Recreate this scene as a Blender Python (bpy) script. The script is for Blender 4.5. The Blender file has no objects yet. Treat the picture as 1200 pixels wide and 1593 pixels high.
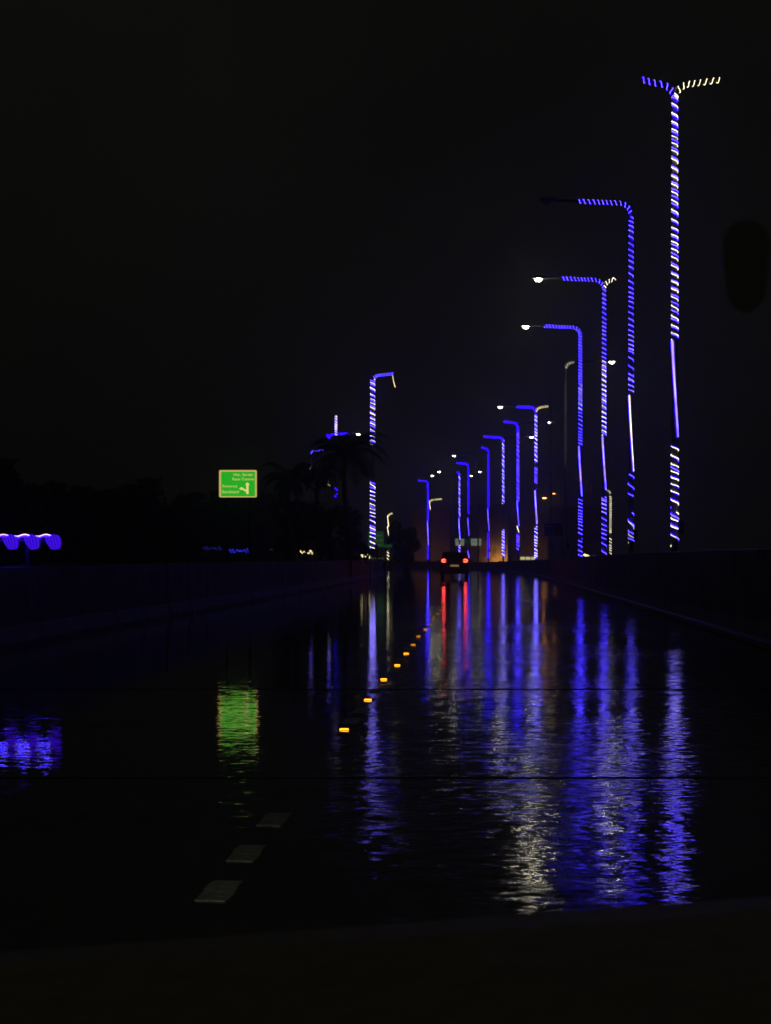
import bpy, bmesh, math, random
from mathutils import Vector, Matrix
random.seed(7)
R = math.radians
S = bpy.context.scene
C = S.collection
F = 3000.0          # focal length in pixels of the 1200 px wide photograph
HX, HY = 750.0, 868.0   # vanishing point of the straight road
CH = 1.30           # camera height

# ---------------------------------------------------------------- camera, sky, exposure
cam = bpy.data.cameras.new('camera'); co = bpy.data.objects.new('camera', cam); C.objects.link(co)
S.camera = co
co.location = (0, 0, CH); co.rotation_euler = (R(90), 0, 0)
cam.sensor_fit = 'VERTICAL'; cam.sensor_height = 24.0; cam.lens = 24.0 * F / 1593
cam.shift_x = -(HX - 600) / 1593.0
cam.shift_y = (HY - 796.5) / 1593.0
cam.dof.use_dof = True; cam.dof.focus_distance = 70; cam.dof.aperture_fstop = 15
cam.clip_start = 0.05; cam.clip_end = 6000

W = bpy.data.worlds.new('World'); S.world = W; W.use_nodes = True
nt = W.node_tree; nt.nodes.clear()
wo = nt.nodes.new('ShaderNodeOutputWorld')
sky = nt.nodes.new('ShaderNodeTexSky'); sky.sky_type = 'NISHITA'; sky.sun_disc = False
sky.sun_elevation = R(-5); sky.sun_rotation = R(150); sky.air_density = 1.0; sky.dust_density = 4.0
bg1 = nt.nodes.new('ShaderNodeBackground'); bg1.inputs['Strength'].default_value = 0.003
nt.links.new(sky.outputs['Color'], bg1.inputs['Color'])
# low rain cloud, faintly lit from below by the city
tc = nt.nodes.new('ShaderNodeTexCoord')
nz = nt.nodes.new('ShaderNodeTexNoise'); nz.inputs['Scale'].default_value = 2.2; nz.inputs['Detail'].default_value = 4
nt.links.new(tc.outputs['Generated'], nz.inputs['Vector'])
mr = nt.nodes.new('ShaderNodeMapRange'); mr.inputs['From Min'].default_value = .3; mr.inputs['From Max'].default_value = .7
mr.inputs['To Min'].default_value = .0026; mr.inputs['To Max'].default_value = .0050
nt.links.new(nz.outputs['Fac'], mr.inputs['Value'])
bg2 = nt.nodes.new('ShaderNodeBackground'); bg2.inputs['Color'].default_value = (1, .98, .82, 1)
nt.links.new(mr.outputs['Result'], bg2.inputs['Strength'])
ad = nt.nodes.new('ShaderNodeAddShader')
nt.links.new(bg1.outputs[0], ad.inputs[0]); nt.links.new(bg2.outputs[0], ad.inputs[1]); nt.links.new(ad.outputs[0], wo.inputs['Surface'])

S.view_settings.view_transform = 'Standard'; S.view_settings.look = 'None'
S.view_settings.exposure = 0; S.view_settings.gamma = 1; S.view_settings.use_curve_mapping = False
cy = S.cycles
cy.use_denoising = True
cy.max_bounces = 5; cy.diffuse_bounces = 2; cy.glossy_bounces = 4; cy.transmission_bounces = 2
cy.sample_clamp_indirect = 6.0; cy.caustics_reflective = False; cy.caustics_refractive = False
cy.pixel_filter_type = 'BLACKMAN_HARRIS'; cy.filter_width = 1.6
cy.use_light_tree = True

# ---------------------------------------------------------------- helpers
def at(px, py, Y): return Vector(((px - HX) * Y / F, Y, CH + (HY - py) * Y / F))
def mat(name, color=(.5, .5, .5), rough=.6, metal=0.0, emit=None, strength=0.0, noise=0.0, nscale=8.0, bump=0.0, spec=.5):
    m = bpy.data.materials.new(name); m.use_nodes = True
    n = m.node_tree; b = n.nodes['Principled BSDF']
    b.inputs['Base Color'].default_value = (*color, 1); b.inputs['Roughness'].default_value = rough
    b.inputs['Metallic'].default_value = metal; b.inputs['Specular IOR Level'].default_value = spec
    if noise or bump:
        t = n.nodes.new('ShaderNodeTexCoord'); z = n.nodes.new('ShaderNodeTexNoise')
        z.inputs['Scale'].default_value = nscale; z.inputs['Detail'].default_value = 5; z.inputs['Roughness'].default_value = .65
        n.links.new(t.outputs['Object'], z.inputs['Vector'])
        if noise:
            r = n.nodes.new('ShaderNodeValToRGB')
            r.color_ramp.elements[0].position = .3; r.color_ramp.elements[1].position = .72
            r.color_ramp.elements[0].color = (*[c * (1 - noise) for c in color], 1)
            r.color_ramp.elements[1].color = (*[min(1, c * (1 + noise)) for c in color], 1)
            n.links.new(z.outputs['Fac'], r.inputs['Fac']); n.links.new(r.outputs['Color'], b.inputs['Base Color'])
        if bump:
            bp = n.nodes.new('ShaderNodeBump'); bp.inputs['Strength'].default_value = .6; bp.inputs['Distance'].default_value = bump
            n.links.new(z.outputs['Fac'], bp.inputs['Height']); n.links.new(bp.outputs['Normal'], b.inputs['Normal'])
    if emit:
        b.inputs['Emission Color'].default_value = (*emit, 1); b.inputs['Emission Strength'].default_value = strength
    return m
def led(name, color, strength, scale=25.0, lo=.45):
    """rope light: a bright plastic tube whose diodes make it a little uneven along its length"""
    m = mat(name, (.4, .4, .4), .4)
    n = m.node_tree; b = n.nodes['Principled BSDF']
    t = n.nodes.new('ShaderNodeTexCoord'); z = n.nodes.new('ShaderNodeTexNoise'); z.inputs['Scale'].default_value = scale * .06; z.inputs['Detail'].default_value = 3
    n.links.new(t.outputs['Object'], z.inputs['Vector'])
    r = n.nodes.new('ShaderNodeMapRange'); r.inputs['From Min'].default_value = .35; r.inputs['From Max'].default_value = .65
    r.inputs['To Min'].default_value = strength * lo; r.inputs['To Max'].default_value = strength * 1.35
    n.links.new(z.outputs['Fac'], r.inputs['Value'])
    b.inputs['Emission Color'].default_value = (*color, 1); n.links.new(r.outputs['Result'], b.inputs['Emission Strength'])
    return m

class MB:
    def __init__(s): s.v = []; s.f = []; s.smooth = []
    def add(s, v, f, sm=False):
        o = len(s.v); s.v += [tuple(p) for p in v]; s.f += [tuple(i + o for i in q) for q in f]; s.smooth += [sm] * len(f); return s
    def box(s, c, d, rz=0.0):
        x, y, z = d[0] / 2, d[1] / 2, d[2] / 2
        M = Matrix.Rotation(rz, 3, 'Z')
        v = [M @ Vector((a * x, b * y, e * z)) + Vector(c) for e in (-1, 1) for b in (-1, 1) for a in (-1, 1)]
        return s.add(v, [(0, 2, 3, 1), (4, 5, 7, 6), (0, 1, 5, 4), (2, 6, 7, 3), (0, 4, 6, 2), (1, 3, 7, 5)])
    def tube(s, pts, rad, n=8, cap=True):
        pts = [Vector(p) for p in pts]
        k = len(pts); rs = rad if isinstance(rad, (list, tuple)) else [rad] * k
        v = []; u = None
        for i, p in enumerate(pts):
            t = (pts[min(i + 1, k - 1)] - pts[max(i - 1, 0)])
            t = t.normalized() if t.length > 1e-9 else Vector((0, 0, 1))
            if u is None:
                u = t.orthogonal().normalized()
            else:
                u = (u - t * u.dot(t))
                u = u.normalized() if u.length > 1e-6 else t.orthogonal().normalized()
            w = t.cross(u)
            for j in range(n):
                a = 2 * math.pi * j / n
                v.append(p + (u * math.cos(a) + w * math.sin(a)) * rs[i])
        f = [(i * n + j, i * n + (j + 1) % n, (i + 1) * n + (j + 1) % n, (i + 1) * n + j) for i in range(k - 1) for j in range(n)]
        if cap: f += [tuple(reversed(range(n))), tuple((k - 1) * n + j for j in range(n))]
        return s.add(v, f, True)
    def prism(s, poly, z0, z1, axis='y'):
        """extrude a closed polygon; axis y: poly is (x, z) pushed along y"""
        n = len(poly)
        mk = {'y': lambda a, b, t: (a, t, b), 'z': lambda a, b, t: (a, b, t), 'x': lambda a, b, t: (t, a, b)}[axis]
        v = [mk(a, b, z0) for a, b in poly] + [mk(a, b, z1) for a, b in poly]
        f = [(i, (i + 1) % n, n + (i + 1) % n, n + i) for i in range(n)] + [tuple(reversed(range(n))), tuple(range(n, 2 * n))]
        return s.add(v, f)
    def ellipsoid(s, c, r, nu=14, nv=8, v0=-90, v1=90):
        v = []; c = Vector(c)
        for i in range(nv + 1):
            a = R(v0 + (v1 - v0) * i / nv)
            for j in range(nu):
                b = 2 * math.pi * j / nu
                v.append(c + Vector((r[0] * math.cos(a) * math.cos(b), r[1] * math.cos(a) * math.sin(b), r[2] * math.sin(a))))
        f = [(i * nu + j, i * nu + (j + 1) % nu, (i + 1) * nu + (j + 1) % nu, (i + 1) * nu + j) for i in range(nv) for j in range(nu)]
        return s.add(v, f, True)
    def mesh(s, name, m):
        me = bpy.data.meshes.new(name); me.from_pydata(s.v, [], s.f)
        me.polygons.foreach_set('use_smooth', s.smooth)
        bm = bmesh.new(); bm.from_mesh(me); bmesh.ops.recalc_face_normals(bm, faces=bm.faces); bm.to_mesh(me); bm.free()
        me.materials.append(m); me.update(); return me
    def build(s, name, m, parent=None, bevel=0.0):
        o = bpy.data.objects.new(name, s.mesh(name, m)); C.objects.link(o)
        if parent: o.parent = parent
        if bevel:
            b = o.modifiers.new('bevel', 'BEVEL'); b.width = bevel; b.segments = 2; b.limit_method = 'ANGLE'
        return o
def tag(o, label, cat=None, group=None, kind=None):
    if label: o['label'] = label
    if cat: o['category'] = cat
    if group: o['group'] = group
    if kind: o['kind'] = kind
    return o
def empty(name, loc, label=None, cat=None, group=None, rz=0.0):
    o = bpy.data.objects.new(name, None); C.objects.link(o); o.location = loc; o.rotation_euler.z = rz; o.empty_display_size = .3
    return tag(o, label, cat, group)

# ---------------------------------------------------------------- the line of the road
def bend(Y):            # the road runs straight, then swings to the left
    if Y < 115: return 0.0
    if Y < 420: return -(Y - 115) ** 2 / 1950.0
    return bend(419.99) - (Y - 420) * .313
def heading(Y):
    return math.atan2(bend(Y + .5) - bend(Y - .5), 1.0)   # dx/dy

# ---------------------------------------------------------------- materials
def wet_asphalt(name, base=(.022, .022, .024), rmin=.03, rmax=.085, slope=.25):
    m = bpy.data.materials.new(name); m.use_nodes = True
    n = m.node_tree; b = n.nodes['Principled BSDF']; L = n.links.new
    tc = n.nodes.new('ShaderNodeTexCoord')
    # water film ripples: two noise channels are used directly as the surface slope
    mp = n.nodes.new('ShaderNodeMapping'); mp.inputs['Scale'].default_value = (7.0, 13.0, 1)
    L(tc.outputs['Object'], mp.inputs['Vector'])
    a = n.nodes.new('ShaderNodeTexNoise'); a.inputs['Scale'].default_value = 1.0; a.inputs['Detail'].default_value = 4.5; a.inputs['Roughness'].default_value = .8
    L(mp.outputs['Vector'], a.inputs['Vector'])
    mp2 = n.nodes.new('ShaderNodeMapping'); mp2.inputs['Scale'].default_value = (.35, .22, 1); mp2.inputs['Location'].default_value = (3, 5, 0)
    L(tc.outputs['Object'], mp2.inputs['Vector'])
    b2 = n.nodes.new('ShaderNodeTexNoise'); b2.inputs['Scale'].default_value = 1.0; b2.inputs['Detail'].default_value = 4
    L(mp2.outputs['Vector'], b2.inputs['Vector'])
    sub = n.nodes.new('ShaderNodeVectorMath'); sub.operation = 'SUBTRACT'; sub.inputs[1].default_value = (.5, .5, .5)
    L(a.outputs['Color'], sub.inputs[0])
    wet = n.nodes.new('ShaderNodeMapRange'); wet.inputs['From Min'].default_value = .36; wet.inputs['From Max'].default_value = .64
    wet.inputs['To Min'].default_value = slope * .55; wet.inputs['To Max'].default_value = slope * 1.35
    L(b2.outputs['Fac'], wet.inputs['Value'])
    # the left lane is ponded and lies stiller than the trafficked lane
    sp = n.nodes.new('ShaderNodeSeparateXYZ'); L(tc.outputs['Object'], sp.inputs[0])
    lf = n.nodes.new('ShaderNodeMapRange'); lf.interpolation_type = 'SMOOTHSTEP'
    lf.inputs['From Min'].default_value = -2.2; lf.inputs['From Max'].default_value = .6; lf.inputs['To Min'].default_value = .28; lf.inputs['To Max'].default_value = 1
    L(sp.outputs['X'], lf.inputs['Value'])
    wm = n.nodes.new('ShaderNodeMath'); wm.operation = 'MULTIPLY'; L(wet.outputs['Result'], wm.inputs[0]); L(lf.outputs['Result'], wm.inputs[1])
    sc = n.nodes.new('ShaderNodeVectorMath'); sc.operation = 'SCALE'; L(sub.outputs[0], sc.inputs[0]); L(wm.outputs[0], sc.inputs['Scale'])
    mul = n.nodes.new('ShaderNodeVectorMath'); mul.operation = 'MULTIPLY'; mul.inputs[1].default_value = (1.3, 1, 0); L(sc.outputs[0], mul.inputs[0])
    up = n.nodes.new('ShaderNodeVectorMath'); up.operation = 'ADD'; up.inputs[1].default_value = (0, 0, 1); L(mul.outputs[0], up.inputs[0])
    nm = n.nodes.new('ShaderNodeVectorMath'); nm.operation = 'NORMALIZE'; L(up.outputs[0], nm.inputs[0])
    L(nm.outputs[0], b.inputs['Normal'])
    r = n.nodes.new('ShaderNodeMapRange'); r.inputs['From Min'].default_value = .38; r.inputs['From Max'].default_value = .66
    r.inputs['To Min'].default_value = rmin; r.inputs['To Max'].default_value = rmax
    rm = n.nodes.new('ShaderNodeMath'); rm.operation = 'MULTIPLY'; L(b2.outputs['Fac'], r.inputs['Value']); L(r.outputs['Result'], rm.inputs[0]); L(lf.outputs['Result'], rm.inputs[1]); L(rm.outputs[0], b.inputs['Roughness'])
    mp3 = n.nodes.new('ShaderNodeMapping'); mp3.inputs['Scale'].default_value = (2.0, 1.1, 1); mp3.inputs['Location'].default_value = (11, 2, 0)
    L(tc.outputs['Object'], mp3.inputs['Vector'])
    p3 = n.nodes.new('ShaderNodeTexNoise'); p3.inputs['Scale'].default_value = 1.0; p3.inputs['Detail'].default_value = 6; p3.inputs['Roughness'].default_value = .7
    L(mp3.outputs['Vector'], p3.inputs['Vector'])
    pr = n.nodes.new('ShaderNodeMapRange'); pr.inputs['From Min'].default_value = .46; pr.inputs['From Max'].default_value = .62
    pr.inputs['To Min'].default_value = 0.0; pr.inputs['To Max'].default_value = .035
    L(p3.outputs['Fac'], pr.inputs['Value'])
    ra = n.nodes.new('ShaderNodeMath'); ra.operation = 'ADD'; L(rm.outputs[0], ra.inputs[0]); L(pr.outputs['Result'], ra.inputs[1]); L(ra.outputs[0], b.inputs['Roughness'])
    ps = n.nodes.new('ShaderNodeMapRange'); ps.inputs['From Min'].default_value = .46; ps.inputs['From Max'].default_value = .64
    ps.inputs['To Min'].default_value = .62; ps.inputs['To Max'].default_value = .13
    L(p3.outputs['Fac'], ps.inputs['Value']); L(ps.outputs['Result'], b.inputs['Specular IOR Level'])
    c = n.nodes.new('ShaderNodeTexNoise'); c.inputs['Scale'].default_value = 60; c.inputs['Detail'].default_value = 2
    L(tc.outputs['Object'], c.inputs['Vector'])
    cr = n.nodes.new('ShaderNodeValToRGB')
    cr.color_ramp.elements[0].color = (*[x * .6 for x in base], 1); cr.color_ramp.elements[1].color = (*[x * 1.5 for x in base], 1)
    L(c.outputs['Fac'], cr.inputs['Fac']); L(cr.outputs['Color'], b.inputs['Base Color'])
    b.inputs['IOR'].default_value = 1.36
    return m
M = {}
M['road'] = wet_asphalt('wet_asphalt')
M['paint'] = mat('worn_road_paint', (.50, .49, .42), .4, noise=.75, nscale=16)
M['joint'] = mat('rubber_expansion_joint', (.012, .012, .012), .7, noise=.3, spec=.2)
M['soil'] = mat('wet_soil', (.035, .03, .022), .8, noise=.4, nscale=1.5)
M['concrete'] = mat('stained_wet_concrete', (.12, .115, .108), .55, spec=.3, noise=.7, nscale=1.6, bump=.02)
M['kerb'] = mat('kerb_stone', (.17, .165, .15), .5, noise=.35, nscale=4, bump=.006)
M['steel'] = mat('galvanised_steel', (.3, .3, .31), .5, metal=.15, noise=.2, nscale=6)
M['dark_steel'] = mat('dark_painted_steel', (.035, .035, .038), .5, metal=.3, noise=.2)
M['lamp_grey'] = mat('lamp_housing_grey', (.2, .2, .2), .5, noise=.15)
M['lens'] = mat('unlit_lens', (.25, .25, .25), .25)
M['lamp'] = mat('lit_lens', (.8, .8, .8), .4, emit=(1, .94, .68), strength=44)
M['lamp_dim'] = mat('weakly_lit_lens', (.8, .8, .8), .4, emit=(1, .93, .62), strength=22)
M['sodium'] = mat('sodium_lens', (.8, .6, .3), .4, emit=(1, .33, .05), strength=16)
M['blue'] = led('blue_rope_sleeve', (.013, .001, 1.0), 14.0)
M['core_b'] = led('blue_diode_strip', (.50, .36, 1.0), 2.7)
M['core_w'] = led('white_diode_strip', (1.0, .93, .75), 4.5)
M['bluelow'] = led('faint_blue_rope_light', (.03, .03, 1.0), .5)
M['white'] = led('white_rope_sleeve', (1.0, .82, .38), 1.8)
M['violet'] = led('violet_white_rope_sleeve', (.10, .06, 1.0), 6.5)
M['whitelow'] = led('faint_white_rope_light', (1.0, .9, .6), .04)
M['whitemid'] = led('dim_white_rope_light', (1.0, .9, .55), .8)

# ---------------------------------------------------------------- ground, road, kerbs, markings
def strip(name, x0, x1, z, Y0, Y1, m, step=6.0, label=None, kind='structure', parent=None, zt=None):
    mb = MB(); v = []; Y = Y0; rows = 0
    while True:
        for x in (x0, x1): v.append((x + bend(Y), Y, z))
        rows += 1
        if Y >= Y1: break
        Y = min(Y1, Y + step)
    f = [(2 * i, 2 * i + 1, 2 * i + 3, 2 * i + 2) for i in range(rows - 1)]
    mb.add(v, f); o = mb.build(name, m, parent)
    if kind: o['kind'] = kind
    if label: o['label'] = label
    return o
g = MB().add([(-3000, -200, -.03), (3000, -200, -.03), (3000, 4500, -.03), (-3000, 4500, -.03)], [(0, 1, 2, 3)]).build('ground', M['soil'])
g['kind'] = 'structure'
strip('road', -6.72, 4.02, 0, -12, 560, M['road'])
strip('opposite_carriageway', 5.6, 17, -.012, -12, 560, M['road'])
strip('service_road', -16.5, -8.6, -.012, -12, 560, M['road'])
strip('median_strip', 4.3, 5.6, -.004, -12, 560, M['soil'])
#strip('edge_line', -4.25, -4.13, .004, 4, 330, mat('very_worn_road_paint', (.05, .05, .045), .2, noise=.5, nscale=3))

def kerb(name, x0, x1, h, Y0, Y1, label):
    root = empty(name, (0, 0, 0)); root['kind'] = 'structure'; root['label'] = label
    L = 2.0; Y = Y0; i = 0; extra = MB()
    while Y < Y1:
        hd = heading(Y + L / 2); cx = (x0 + x1) / 2 + bend(Y + L / 2)
        if i < 70:
            o = MB().box((0, 0, h / 2 + random.uniform(-.004, .004)), (x1 - x0, L - .02, h)).build('kerb_stone', M['kerb'], root, bevel=.02)
            o.location = (cx + random.uniform(-.006, .006), Y + L / 2, 0); o.rotation_euler.z = -hd + random.uniform(-.003, .003)
        else:
            extra.box((cx, Y + L / 2, h / 2), (x1 - x0, L - .02, h), -hd)
        Y += L; i += 1
    e = extra.build('far_kerb_stones', M['kerb'], root); e['kind'] = 'stuff'
kerb('kerb', 4.03, 4.20, .11, 8, 330, 'low kerb along the foot of the right barrier')

# dashes and expansion joints
dash_me = MB().prism([(-.062, -.22), (.055, -.235), (.066, -.1), (.06, .18), (.064, .225), (-.05, .235), (-.066, .12), (-.058, -.05)], -.001, .001, 'z').mesh('lane_dash', M['paint'])
lane = empty('lane_marking', (0, 0, 0)); lane['kind'] = 'structure'; lane['label'] = 'broken white lane line of short worn dashes'
XL = -1.035
for Y in (7.52, 8.48, 9.58, 15.4, 16.45, 18.75, 21.9, 24.7, 27.6, 30.4, 33.5, 36.4, 39.3, 42.2, 45.1, 48):
    o = bpy.data.objects.new('lane_dash', dash_me); C.objects.link(o); o.parent = lane
    o.location = (XL + random.uniform(-.01, .01), Y, .003); o.rotation_euler.z = random.uniform(-.01, .01)
for Y in (11.4, 19.1):
    j = MB().box((-1.35, Y, .002), (10.7, .025, .004)).build('expansion_joint', M['joint'])
    j['kind'] = 'structure'; j['label'] = 'dark joint running across the wet road'

# ---------------------------------------------------------------- concrete barriers
def hR(Y): # top of the right barrier
    pts = [(0, 1.46), (57, 1.45), (84, 1.36), (155, 1.10), (205, .86), (340, .8)]
    for (a, p), (b, q) in zip(pts, pts[1:]):
        if Y <= b: return p + (q - p) * (Y - a) / (b - a)
    return .8
def hL(Y):
    return 1.18 if Y < 120 else max(.85, 1.18 - (Y - 120) * .004)
def barrier(xc, hf, Y0, Y1, label, L=3.0):
    root = empty('concrete_barrier', (xc, Y0, 0), label, 'barrier')
    Y = Y0
    while Y < Y1:
        Ym = Y + L / 2; h = hf(Ym); d = .012
        poly = [(-.20, 0), (.20, 0), (.20, .08), (.12, .32), (.09, h - .02), (.07, h), (-.07, h), (-.09, h - .02), (-.12, .32), (-.20, .08)]
        o = MB().prism(poly, -L / 2 + d, L / 2 - d).build('barrier_panel', M['concrete'], root)
        o.location = (bend(Ym) + random.uniform(-.008, .008), Ym - Y0, random.uniform(-.008, .004))
        o.rotation_euler = (0, random.uniform(-.006, .006), -heading(Ym) + random.uniform(-.004, .004))
        Y += L
    return root
barrier(4.42, hR, 6, 336, 'long grey concrete barrier on the right, between the wet road and the lamp row')
barrier(-6.95, hL, 6, 336, 'low dark concrete barrier on the left, beneath the green direction sign')

# ---------------------------------------------------------------- street lamps
def lerp(a, b, t): return a + (b - a) * t
def arm_path(side, H, reach, n=10):
    """curved bracket: leaves the mast just under its top, bends out and runs nearly level"""
    pts = []
    r = .42
    for i in range(n + 1):
        a = R(90 * i / n); pts.append(Vector((side * (r - r * math.cos(a)), 0, H - r - .02 + r * math.sin(a) * .96)))
    pts.append(Vector((side * reach, 0, H + .05)))
    return pts
def along(path, s0, s1, n):
    """points on a polyline between two lengths"""
    ls = [0]
    for a, b in zip(path, path[1:]): ls.append(ls[-1] + (b - a).length)
    out = []
    for i in range(n):
        s = lerp(s0, s1, i / max(1, n - 1)); k = 0
        while k < len(ls) - 2 and ls[k + 1] < s: k += 1
        t = (s - ls[k]) / (ls[k + 1] - ls[k]); p = path[k].lerp(path[k + 1], t); d = (path[k + 1] - path[k]).normalized()
        out.append((p, d))
    return out
def helix_on_mast(z0, z1, rad, pitch, phase, hand, thick, jitter=.16, out=0.0):
    if hand < 0: jitter = .26
    hand = -1
    n = max(8, int((z1 - z0) / pitch * 12)); pts = []
    ph = (z0 * 3.7 + phase) % 6
    for i in range(n + 1):
        t = i / n; z = lerp(z0, z1, t)
        wob = jitter * math.sin(z * 2.3 + ph) + jitter * .8 * math.sin(z * 5.1 + ph * 2)
        a = hand * 2 * math.pi * ((z - z0) / pitch + wob) + phase
        rr = rad(z) + thick * .9 + out
        pts.append((rr * math.cos(a), rr * math.sin(a), z))
    return pts
CORE = {'blue': 'core_b', 'violet': 'core_b', 'white': 'core_w'}
def street_lamp(px, top, label, secs, left=None, right=None, lampL=None, lampR=None, H=13.0, Y=None, pitch=.17, reach0=2.45, full=False, rope=None,
                group='street lamps wound with rope lights along the right side', rz=None, r0=.088, r1=.057, arms=(-1, 1), fix=True, drop=None):
    """secs: (photo y top, photo y bottom, style, colours, handedness) of each lit length of the mast"""
    if Y is None: Y = (H - CH) * F / (HY - top)
    X = (px - HX) * Y / F
    root = empty('street_lamp', (X, Y, 0), label, 'street lamp', group, rz=0)
    rad = lambda z: lerp(r0, r1, min(1, max(0, z / H)))
    MB().tube([(0, 0, z) for z in (0, H * .33, H * .66, H - .12)], [rad(z) for z in (0, H * .33, H * .66, H)], 14).build('mast', M['steel'], root)
    b = MB().box((0, 0, .03), (.42, .42, .06)); b.tube([(0, 0, .06), (0, 0, .75)], [r0 + .03, r0 + .02], 12); b.build('base', M['steel'], root, bevel=.008)
    th = rope or max(.0112, min(.023, Y * .00016))
    zy = lambda py: CH + (HY - py) * Y / F
    cols = {'b': 'blue', 'w': 'white', 'v': 'violet', 'l': 'bluelow', 'f': 'whitelow', 'm': 'whitemid'}
    for s in arms:
        side = left if s < 0 else right
        lit = lampL if s < 0 else lampR
        if not (side or lit or full): continue
        reach = reach0 if (lit or full) else side[1] * Y / F + .12
        path = arm_path(s, H, reach)
        MB().tube(path, [.056] * (len(path) - 1) + [.046], 8).build('arm', M['dark_steel'], root)
        if not (lit or full): continue
        hd = MB(); x0 = s * (reach - .05)
        hd.prism([(x0, H + .00), (x0 + s * .62, H + .02), (x0 + s * .66, H + .07), (x0 + s * .5, H + .15), (x0 + s * .1, H + .14), (x0, H + .10)], -.13, .13)
        h = hd.build('lamp_head', M['lamp_grey'], root, bevel=.015)
        lm = {None: M['lens'], 1: M['lamp'], 2: M['lamp_dim'], 3: M['sodium']}[lit]
        MB().ellipsoid((x0 + s * .36, 0, H + .01), (.155, .11, .12), 14, 6, -90, 0).build('lens', lm, h)
        if False: pass
    for s in arms:
        side = left if s < 0 else right
        if side:
            c, length = side; lit = lampL if s < 0 else lampR
            path = arm_path(s, H, reach0 if (lit or full) else side[1] * Y / F + .12)
            tot = length * Y / F + .42
            def coil(off):
                k = max(6, int(tot / .15 * 8)); pts = []
                for i, (p, d) in enumerate(along(path, .05, tot, k)):
                    a = -s * 2 * math.pi * i / 8 + .8 * math.sin(i * .11); side_v = Vector((0, 1, 0)); up = d.cross(side_v)
                    pts.append(p + (side_v * math.cos(a) + up * math.sin(a)) * (.058 + th * .8 + off))
                return pts
            for ch in c:
                ro = MB().tube(coil(0), th * .9, 5).build('rope_light', M[cols[ch]], root)
                if cols[ch] in CORE and Y < 130: MB().tube(coil(th * .8), th * .30, 4).build('diode_strip', M[CORE[cols[ch]]], ro)
    if drop:
        x, z0, z1, ch = drop
        MB().tube([(x, -.06, z0), (x + .04, -.06, lerp(z0, z1, .4)), (x + .16, -.06, z1)], th, 5).build('rope_light', M[cols[ch]], root)
    for sec in secs:
        ya, yb, style, c, hand = sec[:5]
        z1, z0 = zy(ya), zy(yb); z1 = min(z1, H - .1)
        p = sec[5] if len(sec) > 5 else pitch
        if style == 'h':
            for i, ch in enumerate(c):
                pts = helix_on_mast(z0, z1, rad, p, 2 * math.pi * i / len(c) + 1.0, hand, th)
                ro = MB().tube(pts, th, 5).build('rope_light', M[cols[ch]], root)
                if cols[ch] in CORE and (Y < 130 or ch == 'w'):      # the diodes show as a thin whiter line on the outer side of the sleeve
                    MB().tube(helix_on_mast(z0, z1, rad, p, 2 * math.pi * i / len(c) + 1.0, hand, th, out=th * .85), th * .30, 4).build('diode_strip', M[CORE[cols[ch]]], ro)
        else:   # the rope runs down the mast instead of round it
            for i, ch in enumerate(c):
                k = 12; pts = []
                for j in range(k + 1):
                    t = j / k; z = lerp(z1, z0, t); r = rad(z) + th
                    x = lerp(-.85, .85, t ** 1.15) * r + (i - (len(c) - 1) / 2) * th * 2.2
                    x = max(-r, min(r, x)); pts.append((x, -math.sqrt(max(0, r * r - x * x)) - .004, z))
                ro = MB().tube(pts, th * (1.5 if i == 0 else 1.1), 5).build('rope_light', M[cols[ch]], root)
                if cols[ch] in CORE: MB().tube([(x, y - th * 1.3, z) for x, y, z in pts], th * .55, 4).build('diode_strip', M[CORE[cols[ch]]], ro)
    if fix:
        MB().box((rad(2) + .06, .03, 2.05), (.14, .18, .34)).build('junction_box', M['dark_steel'], root, bevel=.01)
    return root, X, Y

street_lamp(1050, 128, 'tallest blue and white wound lamp with white right arm, farthest right',
            [(150, 529, 'h', 'bw', 1, .2), (530, 680, 's', 'bv', 1), (694, 790, 'h', 'wb', -1, .2), (797, 850, 'h', 'wb', -1, .27)],
            ('b', 40), ('w', 58), pitch=.2)
street_lamp(982, 314, 'second lamp from the right, blue wound, with one long blue left arm',
            [(338, 520, 'h', 'b', -1, .19), (520, 545, 'h', 'bv', -1, .16), (545, 583, 'h', 'b', -1, .2), (583, 612, 'h', 'bv', -1, .17), (615, 733, 's', 'bw', 1), (738, 772, 'h', 'b', -1, .24), (798, 845, 'h', 'bm', -1, .3)],
            ('b', 72), full=True, arms=(-1,))
street_lamp(940, 434, 'third tall lamp from the right, with a very short white right arm',
            [(450, 560, 'h', 'b', 1, .19), (560, 678, 'h', 'bw', 1, .21), (680, 762, 's', 'bv', 1), (773, 800, 'h', 'bv', -1, .2), (800, 863, 'h', 'b', -1, .24)],
            ('b', 58), ('w', 12), lampL=1)
street_lamp(903, 508, 'fourth tall lamp from the right, all blue, lit luminaire left of its arm',
            [(520, 600, 'h', 'b', 1, .15), (600, 640, 'h', 'bm', 1, .22), (640, 693, 'h', 'b', -1, .17), (694, 772, 's', 'bb', 1), (776, 832, 'h', 'b', -1, .17), (838, 866, 'h', 'b', -1, .2)],
            ('b', 50), lampL=1)
street_lamp(880, 563, 'almost dark mast with faint white dots and a luminaire right of it',
            [(592, 725, 'h', 'f', 1, .12)], None, ('m', 8), lampR=1)
street_lamp(857, 601, 'unlit bare mast just left of the faint white dotted mast',
            [], None, None)
street_lamp(834, 633, 'dense blue and white lamp with white right arm, left of the orange lamps',
            [(645, 720, 'h', 'bw', 1, .3), (727, 752, 'h', 'vb', -1, .2), (761, 763, 'h', 'b', -1, .2), (763, 815, 's', 'bv', 1), (819, 868, 'h', 'bw', -1, .24)],
            ('b', 26), ('w', 15), lampL=1, pitch=.2)
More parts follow.
